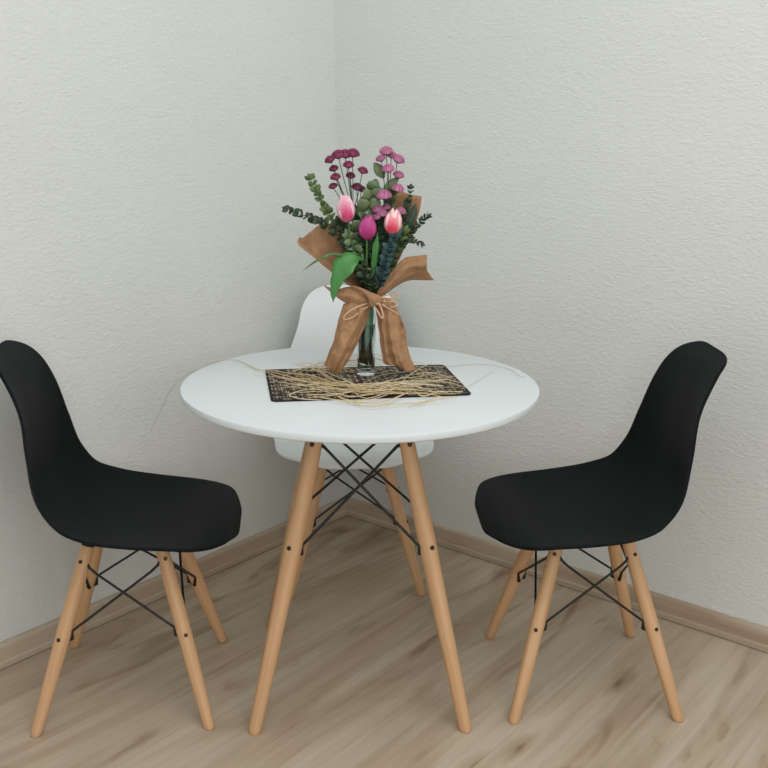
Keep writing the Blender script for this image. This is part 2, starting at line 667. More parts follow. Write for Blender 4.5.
def bolt_on(leg, L, u, r, world_dir, k=1.0, sub='bolt'):
    """screw head through a leg at fraction u of its length, facing world_dir (in the thing's frame)"""
    q = leg.rotation_quaternion.inverted()
    d = (q @ Vector(world_dir))
    d.z = 0
    d.normalize()
    c = Vector((0, 0, u * L))
    mb = MB()
    mb.tube([c - d * (r + 0.0035), c - d * (r + 0.0005), c - d * (r - 0.001), c + d * (r - 0.001), c + d * (r + 0.0010), c + d * (r + 0.0018)],
            [q_ * k for q_ in (0.0042, 0.0042, 0.0028, 0.0044, 0.0044, 0.0034)], 12)
    o = mb.build(sub, M['steel'], leg, smooth=False)
    return o


def make_chair(shell_mat):
    t = empty('dining_chair', (0, 0, 0))
    sh = shell_mesh().build('seat_shell', shell_mat, t)
    solid(sh, 0.0065, -1)
    b = sh.modifiers.new('bevel', 'BEVEL')
    b.width = 0.0022
    b.segments = 2
    b.limit_method = 'ANGLE'
    b.angle_limit = math.radians(50)
    if sh.data.polygons[300].normal.z < 0:
        sh.data.flip_normals()
    for k in LT:
        top, foot = LT[k], LF[k]
        lg, L = turned_leg('leg', (foot[0], foot[1], 0), (top[0], top[1], LTOP), CH_PROF, t, M['beech'])
        bolt_on(lg, L, 0.895, 0.0150, (0.35 * k[0], k[1], 0))
        bolt_on(lg, L, 0.495, 0.0165, (0.35 * k[0], k[1], 0))
    # black steel under the seat: a cap on each leg top and the bars that carry the shell
    for k in LT:
        q, p = leg_pt(k, 0.400), leg_pt(k, 0.413)
        e_ = Vector((p.x * 0.97, p.y * 0.97, 0.4215))
        MB().tube([q, p, e_], [0.0150, 0.0150, 0.0120], 14).build('leg_cap', M['black_metal'], t)
    a_, b_ = LT[(1, 1)], LT[(-1, 1)]
    for q0, q1 in (((a_[0], a_[1]), (b_[0], b_[1])), ((a_[0], -a_[1]), (b_[0], -b_[1])),
                   ((a_[0], a_[1]), (a_[0], -a_[1])), ((b_[0], b_[1]), (b_[0], -b_[1]))):
        MB().tube([(q0[0], q0[1], 0.416), (q1[0], q1[1], 0.416)], 0.005, 8).build('support_bar', M['black_metal'], t)
    # crossed wires on the four sides, with hooked ends bolted to the legs
    ks = [((1, -1), (-1, -1)), ((-1, 1), (1, 1)), ((1, 1), (1, -1)), ((-1, -1), (-1, 1))]
    for a, c in ks:
        for hi, lo in ((a, c), (c, a)):
            H, Lw = leg_pt(hi, 0.352), leg_pt(lo, 0.206)
            d = (Lw - H)
            dh = Vector((d.x, d.y, 0)).normalized()
            out = Vector((0, 0, 0))
            side = 0.0035 if hi == a else -0.0035
            nrm = Vector((-dh.y, dh.x, 0)) * side
            mb = MB()
            h0 = H + dh * 0.012 + Vector((0, 0, 0.014))
            h1 = H + dh * 0.019 + nrm
            l1 = Lw - dh * 0.021 + Vector((0, 0, 0.014)) + nrm
            l0 = Lw - dh * 0.020 + Vector((0, 0, -0.006))
            l00 = Lw - dh * 0.012 + Vector((0, 0, -0.008))
            mb.tube([h0, h1 + Vector((0, 0, 0.003)), h1 + (l1 - h1) * 0.08, h1 + (l1 - h1) * 0.94, l1, l0, l00],
                    [0.0034, 0.0032, 0.0029, 0.0029, 0.0029, 0.0040, 0.0046], 8)
            mb.build('cross_wire', M['black_metal'], t)
    return t


def copy_tree(o, parent=None):
    c = o.copy()
    C.objects.link(c)
    if parent is not None:
        c.parent = parent
    for ch in list(o.children):
        copy_tree(ch, c)
    return c


def set_shell(root, mat):
    for ch in root.children:
        if ch.name.startswith('seat_shell'):
            ch.data = ch.data.copy()
            ch.data.materials[0] = mat


GC = 'shell chairs around the table'
chair_l = make_chair(M['black_plastic'])
chair_r = copy_tree(chair_l)
chair_w = copy_tree(chair_l)
set_shell(chair_w, M['white_plastic'])
def tilt(root, yaw, pitch, roll):
    """the plastic shell sits a degree or so askew on its legs"""
    for ch in root.children:
        if ch.name.startswith('seat_shell'):
            m = Matrix.Translation((0, 0, 0.42)) @ Matrix.Rotation(yaw, 4, 'Z') @ Matrix.Rotation(roll, 4, 'X') @ \
                Matrix.Rotation(-pitch, 4, 'Y') @ Matrix.Translation((0, 0, -0.42))
            ch.matrix_basis = m


tilt(chair_l, 0.0159, -0.0063, -0.0135)
tilt(chair_r, 0.0, 0.0132, -0.0159)
for o, loc, rz, lab in (
        (chair_l, (-0.5856, 2.0545, 0), 0.0895, 'black shell chair with wooden legs standing left of the table, facing right'),
        (chair_r, (0.4822, 2.1130, 0), 3.182, 'black shell chair with wooden legs standing right of the table, facing left'),
        (chair_w, (-0.0914, 2.7020, 0), -1.4826, 'white plastic shell chair pushed into the corner behind the round table')):
    o.location = loc
    o.rotation_euler = (0, 0, rz)
    tag(o, lab, 'chair', GC)

# ------------------------------------------------------------------ table
TX, TY, TH, TR = -0.0526, 2.1085, 0.7393, 0.40
TROT = 0.035
table = empty('round_table', (TX, TY, 0), TROT)
tag(table, 'white round dining table on four splayed beech legs with black crossed wires', 'table')
tp = [(0.0, TH - 0.018), (0.385, TH - 0.018), (0.3965, TH - 0.0165), (0.3992, TH - 0.0145), (0.4, TH - 0.0120),
      (0.4, TH - 0.0022), (0.3992, TH - 0.0006), (0.3975, TH), (0.0, TH)]
top = MB().lathe([(r * 1.005, z) for r, z in tp], 160).build('tabletop', M['white_lacquer'], table)
top.location.y = 0.007
e = top.modifiers.new('split', 'EDGE_SPLIT')
e.split_angle = math.radians(35)
TF, TT, TZ = 0.235, 0.082, 0.716


def tleg(k, z):
    u = z / TZ
    r = TF + (TT - TF) * u
    return Vector((k[0] * r, k[1] * r, z))


for k in ((1, 1), (1, -1), (-1, 1), (-1, -1)):
    lg, L = turned_leg('leg', tleg(k, 0), tleg(k, TZ), TB_PROF, table, M['beech'])
    bolt_on(lg, L, 0.876, 0.0164, (0.4 * k[0], k[1], 0), 1.3)
    bolt_on(lg, L, 0.565, 0.0190, (0.5 * k[0], k[1], 0), 1.2)
for k in ((1, 1), (1, -1), (-1, 1), (-1, -1)):
    p = tleg(k, 0.713)
    MB().tube([p - Vector((0, 0, 0.006)), p + Vector((0, 0, 0.0078))], [0.0195, 0.021], 16).build('leg_cap', M['black_metal'], table)
for s in (1, -1):
    MB().box((-0.09, s * 0.083 - 0.010, 0.7180), (0.09, s * 0.083 + 0.010, 0.7211)).build('support_bar', M['black_metal'], table, smooth=False)
    MB().box((s * 0.083 - 0.010, -0.09, 0.7180), (s * 0.083 + 0.010, 0.09, 0.7211)).build('support_bar', M['black_metal'], table, smooth=False)
for s in (-1, 1):
    for q in (1, -1):
        zh, zl = (0.622, 0.394) if s < 0 else (0.604, 0.372)
        H, Lw = tleg((q, s), zh), tleg((-q, s), zl)
        dh = Vector((-q, 0, 0))
        nrm = Vector((0, 0.004 * q, 0))
        mb = MB()
        h0 = H + dh * 0.010 + Vector((0, 0, 0.004))
        h1 = H + dh * 0.022 + nrm
        l1 = Lw - dh * 0.022 + Vector((0, 0, 0.014)) + nrm
        l0 = Lw - dh * 0.021 + Vector((0, 0, -0.004))
        l00 = Lw - dh * 0.012 + Vector((0, 0, -0.006))
        mb.tube([h0, h0 + dh * 0.004, h1, h1 + (l1 - h1) * 0.06, h1 + (l1 - h1) * 0.95, l1, l0, l00],
                [0.0056, 0.0056, 0.0040, 0.0034, 0.0034, 0.0034, 0.0046, 0.0052], 8)
        mb.build('cross_wire', M['black_metal'], table)

# ------------------------------------------------------------------ placemat
MC = Vector((-0.0455, 2.1140, TH))
MR = math.radians(9.6)
mw, mh, mt, cr_ = 0.217, 0.1400, 0.0028, 0.014


def rounded(w, h, r, n=8):
    out = []
    for cx, cy, a0 in ((w - r, h - r, 0), (-w + r, h - r, PI / 2), (-w + r, -h + r, PI), (w - r, -h + r, 1.5 * PI)):
        for i in range(n + 1):
            a = a0 + i / n * PI / 2
            out.append((cx + r * math.cos(a), cy + r * math.sin(a)))
    return out


pm = empty('placemat', MC, MR)
tag(pm, 'dark brown woven rectangular placemat lying on the white tabletop under the vase', 'placemat')
loop = rounded(mw, mh, cr_)
inner = rounded(mw - 0.006, mh - 0.006, cr_ - 0.005)
n = len(loop)
mb = MB().add([(x, y, 0.0006) for x, y in inner] + [(x, y, mt - 0.0003) for x, y in inner],
              [tuple(reversed(range(n))), tuple(range(n, 2 * n))] + [(i, (i + 1) % n, n + (i + 1) % n, n + i) for i in range(n)])
mb.build('woven_panel', M['mat'], pm, smooth=False)
mb = MB().grid([[(x, y, 0.0003) for x, y in loop], [(x, y, mt) for x, y in loop],
                [(x, y, mt) for x, y in inner], [(x, y, 0.0003) for x, y in inner], [(x, y, 0.0003) for x, y in loop]], None, True)
mb.build('binding', M['mat_edge'], pm, smooth=False)

# ------------------------------------------------------------------ vase
YV = 2.182
V0 = Vector((-0.0423, YV, TH + mt + 0.0002))
VH = 0.185
vase = empty('vase', V0)
tag(vase, 'slim clear glass vase with water standing on the woven placemat', 'vase')
gp = [(0.0, 0.0), (0.0195, 0.0), (0.0215, 0.0015), (0.0218, 0.004), (0.0205, 0.010), (0.0200, 0.016), (0.0208, 0.05), (0.0225, 0.11),
      (0.0245, 0.16), (0.0262, VH - 0.002), (0.0258, VH), (0.0250, VH), (0.0246, VH - 0.002), (0.0228, 0.16), (0.0208, 0.11),
      (0.0190, 0.05), (0.0180, 0.018), (0.0165, 0.0140), (0.0, 0.0130)]
MB().lathe(gp, 48).build('glass_body', M['glass'], vase)
wp = [(0.0, 0.0134), (0.0162, 0.0144), (0.0177, 0.0183), (0.0187, 0.05), (0.0203, 0.10), (0.0208, 0.118), (0.0, 0.118)]
MB().lathe(wp, 40).build('water', M['water'], vase)


# ------------------------------------------------------------------ plants
def P(px, py, dy=0.0):
    return at(px, py, YV + dy)


def in_vase(i, n=16):
    """two points inside the vase for stem number i: at the neck and near the bottom"""
    a = i * 2.4
    r = 0.0145 * math.sqrt((i % n + 0.6) / n)
    neck = V0 + Vector((r * math.cos(a), r * math.sin(a), VH - 0.012))
    low = V0 + Vector((r * 0.95 * math.cos(a + 1.2), r * 0.95 * math.sin(a + 1.2), 0.022 + 0.012 * ((i * 7) % 5) / 5))
    return neck, low


def leaf(mb, base, d, length, width, nrm=None, curl=0.15, col=None, n=5, fold=0.12, round_=0.8):
    """a curved leaf blade with its own mid-rib fold"""
    d = Vector(d).normalized()
    if nrm is None:
        nrm = d.orthogonal()
    nrm = Vector(nrm)
    nrm = (nrm - d * nrm.dot(d))
    nrm = nrm.normalized() if nrm.length > 1e-5 else d.orthogonal().normalized()
    sd = d.cross(nrm)
    rows = []
    for i in range(n + 1):
        u = i / n
        w = width * 0.5 * max(0.03, math.sin(PI * min(1, u * 0.94 + 0.04)) ** round_)
        c = Vector(base) + d * (length * u) - nrm * (curl * length * u * u)
        rows.append([c - sd * w + nrm * w * fold * 2, c, c + sd * w + nrm * w * fold * 2])
    mb.grid(rows, col)


def rnd_dir(base, spread, rng):
    v = Vector(base).normalized()
    return (v + Vector((rng.uniform(-1, 1), rng.uniform(-1, 1), rng.uniform(-1, 1))) * spread).normalized()


def sprig(name, label, cat, pts, i, leaf_len, leaf_w, step, lmat, smat, group=None, start=0.0, stop=1.0, angle=0.9,
          rng=None, taper=0.35, round_=0.75, stem_r=0.0011, curl=0.2):
    rng = rng or random.Random(i * 17 + 3)
    neck, low = in_vase(i)
    path = catmull([Vector(p) for p in pts] + [neck, low], 10)
    base = low
    root = empty(name, base)
    tag(root, label, cat, group)
    # walk along the tip part of the path for the leaves
    m = len(pts) - 1
    tip = path[:m * 10 + 1]
    L = [0]
    for a, b in zip(tip, tip[1:]):
        L.append(L[-1] + (b - a).length)
    tot = L[-1]
    rad = [stem_r * (0.5 + 0.9 * min(1, k / (m * 10 + 1)) + (0.7 if k > m * 10 + 8 else 0)) for k in range(len(path))]
    MB().tube(path, rad, 6).build('stem', smat, root, base)
    mb = MB()
    s = start * tot
    idx = 0
    # tip leaf
    d0 = (tip[0] - tip[1]).normalized()
    leaf(mb, tip[0], d0, leaf_len * 0.8, leaf_w * 0.7, VIEW, curl * 0.6, None, 4, 0.1, round_)
    while s < stop * tot:
        k = max(j for j in range(len(L)) if L[j] <= s)
        k = min(k, len(tip) - 2)
        t = (tip[k] - tip[k + 1]).normalized()
        p = tip[k].lerp(tip[k + 1], (s - L[k]) / max(1e-6, L[k + 1] - L[k]))
        ax = t.orthogonal().normalized()
        ax = Matrix.Rotation(idx * PI / 2 + rng.uniform(-.4, .4), 3, t) @ ax
        sz = (taper + (1 - taper) * min(1, (s / tot) * 1.8 + 0.15)) * rng.uniform(0.85, 1.15)
        for sg in (1, -1):
            d = (t * math.cos(angle) + ax * sg * math.sin(angle))
            d = rnd_dir(d, 0.18, rng)
            fn = rnd_dir(VIEW, 0.75, rng)
            leaf(mb, p, d, leaf_len * sz, leaf_w * sz, fn, curl * 0.6, None, 4, 0.1, round_)
        s += step * rng.uniform(0.85, 1.15)
        idx += 1
    f = mb.build('foliage', lmat, root, base)
    solid(f, 0.0004, 0)
    return root


VIEW = (Vector((0, 0, CAM_H)) - V0).normalized()


# ---- tulips
def tulip(label, ctr, axis_top, base_px, w, i, dy, cols, leaves=(), stempts=()):
    """closed tulip head: six overlapping cupped petals, stem down into the vase, own leaves"""
    neck, low = in_vase(i)
    base = P(*base_px, dy)
    topp = P(*axis_top, dy)
    ax = (topp - base)
    H = ax.length
    ax.normalize()
    root = empty('tulip', low)
    tag(root, label, 'tulip', 'pink tulips in the bouquet')
    st = catmull([base + ax * 0.004] + [P(*q) for q in stempts] + [neck, low], 10)
    MB().tube(st, 0.0026, 8).build('stem', M['stem'], root, low)
    e1 = ax.orthogonal().normalized()
    view = (Vector((0, 0, CAM_H)) - base)
    e1 = (view - ax * view.dot(ax)).normalized()
    e2 = ax.cross(e1)
    edge, mid, foot = cols
    for k in range(6):
        outer = k % 2 == 0
        a0 = k * PI / 3
        R = w * 0.5 * (1.0 if outer else 0.9)
        hh = H * (0.96 if outer else 1.0) * random.Random(i * 9 + k).uniform(0.94, 1.04)
        rows, cc = [], []
        nu, nv = 10, 8
        for u_ in range(nu + 1):
            u = u_ / nu
            r = R * (0.30 + 0.70 * math.sin(PI / 2 * min(1, u / 0.42)) ** 0.8 if u < 0.42 else
                     1 - 0.74 * ((u - 0.42) / 0.58) ** 2.3)
            half = (PI / 3.0) * 1.35 * (1 - max(0, (u - 0.72) / 0.28) ** 2.2 * 0.80) * (0.7 + 0.3 * min(1, u * 3.2))
            row = []
            for v_ in range(nv + 1):
                v = -1 + 2 * v_ / nv
                a = a0 + half * v
                rr = r * (1.0 + 0.03 * abs(v))
                p = base + ax * (hh * u - 0.05 * hh * abs(v) ** 2 * u) + (e1 * math.cos(a) + e2 * math.sin(a)) * rr
                row.append(p)
                f = min(1, max(0, abs(v) ** 1.5 * 0.8 + (u - 0.40) * 1.05 - 0.05))
                if u < 0.12:
                    col = [foot[q] * (1 - u / 0.12) + mid[q] * (u / 0.12) for q in range(3)]
                else:
                    col = [mid[q] * (1 - f) + edge[q] * f for q in range(3)]
                cc.append(tuple(col) + (1,))
            rows.append(row)
        mb = MB().grid(rows, cc)
        o = mb.build('petal', M['petal'], root, low)
        solid(o, 0.0007, 0)
    for lf in leaves:
        lf(root, low)
    return root


def ribbon_leaf(centre, widths, nrm, name='leaf', mat=None, fold=0.25, per=8):
    """long leaf along a centre line; widths at each centre point"""
    def make(root, low):
        cs = catmull(centre, per)
        ws = []
        for i_ in range(len(widths) - 1):
            for k in range(per):
                u = k / per
                u = u * u * (3 - 2 * u)
                ws.append(widths[i_] * (1 - u) + widths[i_ + 1] * u)
        ws.append(widths[-1])
        rows = []
        for q, c in enumerate(cs):
            t = (cs[min(q + 1, len(cs) - 1)] - cs[max(q - 1, 0)]).normalized()
            nn = Vector(nrm) - t * Vector(nrm).dot(t)
            nn.normalize()
            sd = t.cross(nn)
            w = ws[q] * 0.5
            rows.append([c + sd * w * v + nn * (fold * w * abs(v) ** 1.5) for v in (-1, -0.5, 0, 0.5, 1)])
        o = MB().grid(rows).build(name, mat or M['tulip_leaf'], root, low)
        solid(o, 0.0008, 0)
        return o
    return make


RT = Vector((1, 0, 0))
px_m = 1 / 436.0
w3 = lambda r, g, b: srgb(r, g, b)[:3]

big_leaf = ribbon_leaf([P(366, 262, -0.03), P(359, 257.5, -0.045), P(351, 260, -0.055), P(344, 267, -0.062), P(337.5, 280, -0.066), P(334, 292, -0.066), P(333, 303, -0.064)],
                       [0.004, 0.016, 0.044, 0.054, 0.031, 0.016, 0.001], VIEW + Vector((-0.2, 0, 0.5)), fold=0.15)
thin_leaf = ribbon_leaf([P(352, 262, -0.035), P(344, 256, -0.045), P(334, 254, -0.055), P(326, 256, -0.06), P(315, 262, -0.066), P(303, 270.5, -0.07)],
                        [0.004, 0.008, 0.008, 0.008, 0.006, 0.001], VIEW + Vector((-0.6, 0, 0.6)), mat=M['leaf_mid'])
upright_leaf = ribbon_leaf([P(373.5, 275, -0.03), P(374, 262, -0.036), P(375.5, 248, -0.042), P(378, 232, -0.04)],
                           [0.006, 0.015, 0.016, 0.001], VIEW + Vector((0.5, 0, 0)))
right_leaf = ribbon_leaf([P(404, 236, 0.01), P(408, 224, 0.008), P(413, 212, 0.01), P(416, 203, 0.014)],
                         [0.006, 0.020, 0.020, 0.001], VIEW + Vector((0.3, 0, 0.2)), mat=M['leaf_dark'])
vase_reflection_strip = ribbon_leaf([V0 + Vector((0.010, -0.0125, 0.168)), V0 + Vector((0.008, -0.0135, 0.14)), V0 + Vector((0.005, -0.0130, 0.10)), V0 + Vector((0.0, -0.0125, 0.06))],
                        [0.012, 0.018, 0.015, 0.001], VIEW, mat=M['reflection_teal'])  # added leaf-shaped strip inside the vase, painting the glass's teal reflection stripe
back_leaf = ribbon_leaf([P(362, 262, -0.02), P(357, 252, -0.03), P(356, 246, -0.03), P(358, 238, -0.02)],
                        [0.006, 0.018, 0.016, 0.002], VIEW + Vector((-0.3, 0, 0.3)))

tulip('pink tulip with pale tips, the left one of the three tulips', None, (343.3, 194), (348.2, 222), 0.040, 0, -0.035,
      (w3(250, 226, 232), w3(214, 72, 122), w3(232, 150, 170)), [big_leaf, thin_leaf], [(354, 250, -0.028)])
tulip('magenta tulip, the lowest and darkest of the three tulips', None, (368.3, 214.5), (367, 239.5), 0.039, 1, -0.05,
      (w3(196, 84, 152), w3(170, 44, 112), w3(176, 66, 120)), [upright_leaf, vase_reflection_strip, back_leaf], [(366.5, 262, -0.035)])
tulip('red-pink tulip with white tips, the right one of the three tulips', None, (395, 208.5), (391.5, 234.5), 0.039, 2, -0.04,
      (w3(250, 226, 222), w3(226, 66, 96), w3(238, 150, 150)), [right_leaf], [(385, 262, -0.028)])


# ---- chrysanthemum sprays
def chrys(mb, c, ax, R, H, col, rng, dark=0.6):
    """button flower: a domed disc of short overlapping petals"""
    ax = Vector(ax).normalized()
    e1 = ax.orthogonal().normalized()
    e2 = ax.cross(e1)
    rings = 4
    under = []
    # green-dark calyx below the head
    prof_ = [(0.15, -0.9), (0.45, -0.6), (0.75, -0.25), (0.8, 0.0)]
    rows = [[c + ax * (z * H * 0.6) + (e1 * math.cos(a) + e2 * math.sin(a)) * r * R for a in [k * PI / 6 for k in range(12)]] for r, z in prof_]
    mb.grid(rows, tuple(x * dark * 0.6 for x in col) + (1,), True)
    # a closed dome under the petals
    rows = [[c + ax * (H * 0.88 * math.sin(f * PI / 2)) + (e1 * math.cos(a) + e2 * math.sin(a)) * R * 0.93 * max(0.02, math.cos(f * PI / 2))
             for a in [k * PI / 7 for k in range(14)]] for f in (0, 0.2, 0.45, 0.7, 1.0)]
    mb.grid(rows, tuple(x * 0.8 for x in col) + (1,), True)
    for q in range(rings):
        f = q / (rings - 1)
        n_ = [17, 14, 10, 6][q]
        p0, p1 = [(0.42, 0.0), (0.66, 0.24), (0.88, 0.50), (1.0, 0.72)][q]
        r0, r1 = R * math.cos(p0 * PI / 2), R * 1.02 * math.cos(p1 * PI / 2)
        z0, z1 = H * math.sin(p0 * PI / 2), H * math.sin(p1 * PI / 2) + H * 0.06
        for k in range(n_):
            a = 2 * PI * (k + 0.5 * (q % 2)) / n_ + rng.uniform(-.08, .08)
            d = e1 * math.cos(a) + e2 * math.sin(a)
            s = ax.cross(d)
            w = R * 1.35 * PI * (1 - 0.55 * f) / n_
            b = c + d * r0 + ax * z0
            m_ = c + d * (r0 * 0.35 + r1 * 0.65) * 1.02 + ax * (z0 * 0.35 + z1 * 0.65 + H * 0.10)
            e_ = c + d * r1 + ax * z1
            sh_ = rng.uniform(0.86, 1.12)
            cl = tuple(x * sh_ for x in col) + (1,)
            mb.add([b - s * w * .3, b + s * w * .3, m_ - s * w * .5, m_ + s * w * .5, e_ - s * w * .3, e_ + s * w * .3],
                   [(0, 1, 3, 2), (2, 3, 5, 4)], cl)


def spray(label, heads, node, i, col, cat='chrysanthemum', dy=0.0, group=None, smat='stem_dark', stem_leaves=()):
    neck, low = in_vase(i)
    rng = random.Random(i + 100)
    root = empty('chrysanthemum_spray', low)
    tag(root, label, cat, group)
    N = P(*node)
    mb = MB()
    mb.tube(catmull([N, P(node[0] + 6, node[1] + 45, node[2] * 0.6), neck, low], 10), 0.0017, 7)
    stems = mb
    for (px, py, d_, Rpx, tilt, shade) in heads:
        c = P(px, py, d_)
        ax = (Vector((tilt, -0.25, 1))).normalized()
        H = Rpx * px_m * 1.05
        stems.tube(catmull([c - ax * H * 0.4, c.lerp(N, 0.5) + Vector((0, 0, -0.004 - 0.1 * (c - N).length * abs(tilt))), N], 6), 0.0009, 6)
    stems.build('stem', M[smat], root, low)
    for (px, py, d_, Rpx, tilt, shade) in heads:
        c = P(px, py, d_)
        ax = (Vector((tilt, -0.25, 1))).normalized()
        hb = MB()
        chrys(hb, c, ax, Rpx * px_m * 1.08, Rpx * px_m * 0.84, tuple(x * shade for x in col), rng)
        o = hb.build('flower_head', M['petal'], root, low)
    if stem_leaves:
        lb = MB()
        for (px, py, d_, dx, dz, L_, W_) in stem_leaves:
            leaf(lb, P(px, py, d_), (dx, -0.2, dz), L_, W_, VIEW, 0.15, None, 5, 0.1, 0.8)
        solid(lb.build('foliage', M['leaf_grey'], root, low), 0.0005, 0)
    return root


maroon = w3(132, 38, 80)
lilac = w3(188, 112, 148)
spray('maroon button chrysanthemum spray at the upper left of the bouquet', [
    (330.4, 160.5, -0.010, 5.2, -0.45, 0.9), (338.5, 156.0, 0.0, 6.4, -0.15, 1.0), (345.5, 155.5, 0.004, 6.4, 0.05, 1.0),
    (353.0, 154.5, 0.0, 6.2, 0.2, 0.95), (348.6, 166.0, -0.016, 5.2, 0.0, 1.0), (334.0, 169.5, -0.004, 4.6, -0.3, 0.7),
    (335.7, 178.0, -0.014, 5.0, -0.2, 0.95), (333.3, 187.0, -0.012, 4.4, -0.3, 0.75), (362.6, 171.5, -0.008, 5.0, 0.35, 0.95),
    (350.5, 176.5, 0.0, 4.6, 0.1, 0.55)], (353, 212, 0.0), 3, maroon, group=None)
spray('short maroon chrysanthemum spray low between the left tulip and the grey-green leaves', [
    (357.0, 188.0, 0.002, 5.4, 0.1, 0.55), (361.5, 190.0, 0.012, 4.5, 0.2, 0.5)], (358, 214, 0.0), 4, maroon)
spray('lilac pink button chrysanthemum spray at the upper right of the bouquet', [
    (386.3, 152.5, 0.0, 6.4, -0.1, 1.0), (391.5, 156.0, 0.012, 5.0, 0.15, 0.95), (398.0, 160.5, -0.004, 6.2, 0.4, 0.97),
    (381.0, 159.5, -0.01, 4.8, -0.3, 0.8), (388.3, 170.0, -0.02, 6.0, -0.05, 1.12), (398.3, 176.0, -0.008, 5.4, 0.25, 0.85),
    (397.5, 189.5, -0.018, 6.0, 0.25, 1.05)], (389, 210, 0.0), 5, lilac,
      stem_leaves=[(384, 178, 0.0, -0.55, 0.85, 0.040, 0.024), (384, 190, -0.004, 0.7, 0.6, 0.042, 0.020), (388, 196, 0.0, -0.6, 0.5, 0.03, 0.014)])
spray('lilac pink daisy spray low in the bouquet beside the red-pink tulip', [
    (384.0, 196.5, -0.022, 7.2, -0.05, 1.12), (378.0, 210.5, -0.018, 5.4, -0.2, 0.85), (382.0, 214.5, -0.022, 5.6, 0.05, 0.95),
    (377.0, 218.0, -0.024, 4.6, -0.3, 0.8), (400.8, 212.0, -0.012, 5.0, 0.3, 0.95), (386.0, 208.0, -0.010, 4.6, 0.0, 0.8)],
      (386, 236, -0.01), 6, lilac)

# ---- eucalyptus and fillers
GE = 'eucalyptus sprigs in the bouquet'
sprig('eucalyptus_sprig', 'dark-leaved thin eucalyptus sprig reaching furthest left out of the bouquet', 'eucalyptus',
      [P(288, 209.5, -0.02), P(300, 214, -0.02), P(314, 219, -0.02), P(330, 226, -0.018), P(341, 238, -0.015), P(351, 256, -0.012)], 7,
      0.0175, 0.0150, 0.0118, M['leaf_dark'], M['stem_brown'], GE, stop=0.95, taper=0.75)
sprig('eucalyptus_sprig', 'upright curved eucalyptus sprig with yellow-green small leaves, upper left of the bouquet', 'eucalyptus',
      [P(311, 179.5, 0.0), P(315, 188, 0.0), P(320, 199, 0.0), P(327, 210, 0.0), P(336, 223, 0.0), P(347, 240, 0.0)], 8,
      0.0180, 0.0160, 0.0115, M['leaf_mid'], M['stem_brown'], GE, stop=0.9, taper=0.8)
sprig('eucalyptus_sprig', 'narrow-leaved eucalyptus sprig pointing up right over the paper, right edge of the bouquet', 'eucalyptus',
      [P(427, 216.5, 0.012), P(421, 221, 0.012), P(413, 230, 0.01), P(404, 242, 0.006), P(395, 256, 0.002)], 9,
      0.0160, 0.0080, 0.0082, M['leaf_dark'], M['stem_brown'], GE, stop=0.95, taper=0.7)
sprig('eucalyptus_sprig', 'short narrow-leaved eucalyptus sprig pointing right, lowest on the right side of the bouquet', 'eucalyptus',
      [P(420.5, 243.5, -0.01), P(413, 240.5, -0.01), P(405, 242, -0.01), P(397, 250, -0.012), P(390, 262, -0.014)], 10,
      0.0155, 0.0080, 0.0078, M['leaf_dark'], M['stem_brown'], GE, stop=0.95, taper=0.7)
sprig('eucalyptus_sprig', 'dense blue-green eucalyptus sprig right below the red-pink tulip', 'eucalyptus',
      [P(394, 234, -0.045), P(391, 244, -0.045), P(387, 257, -0.042), P(383, 270, -0.036), P(378, 286, -0.026)], 11,
      0.0230, 0.0150, 0.0062, M['leaf_blue'], M['stem_dark'], GE, taper=0.85, angle=0.8)
sprig('eucalyptus_sprig', 'broad grey-green leaved eucalyptus sprig upright in the middle of the bouquet', 'eucalyptus',
      [P(373, 190, -0.004), P(370, 200, -0.008), P(366, 212, -0.010), P(362, 226, -0.010), P(361, 244, -0.008)], 12,
      0.032, 0.030, 0.0120, M['leaf_grey'], M['stem_dark'], GE, taper=0.7, angle=1.0, round_=0.6)
sprig('eucalyptus_sprig', 'dark eucalyptus tip standing against the paper at the upper right', 'eucalyptus',
      [P(410.5, 189, 0.002), P(409.5, 196, 0.002), P(406, 208, 0.0), P(402, 226, 0.0), P(396, 244, 0.0)], 13,
      0.0150, 0.0120, 0.0110, M['leaf_dark'], M['stem_dark'], GE, taper=0.8, angle=0.8)
GF = 'dark filler sprigs deep in the bouquet'
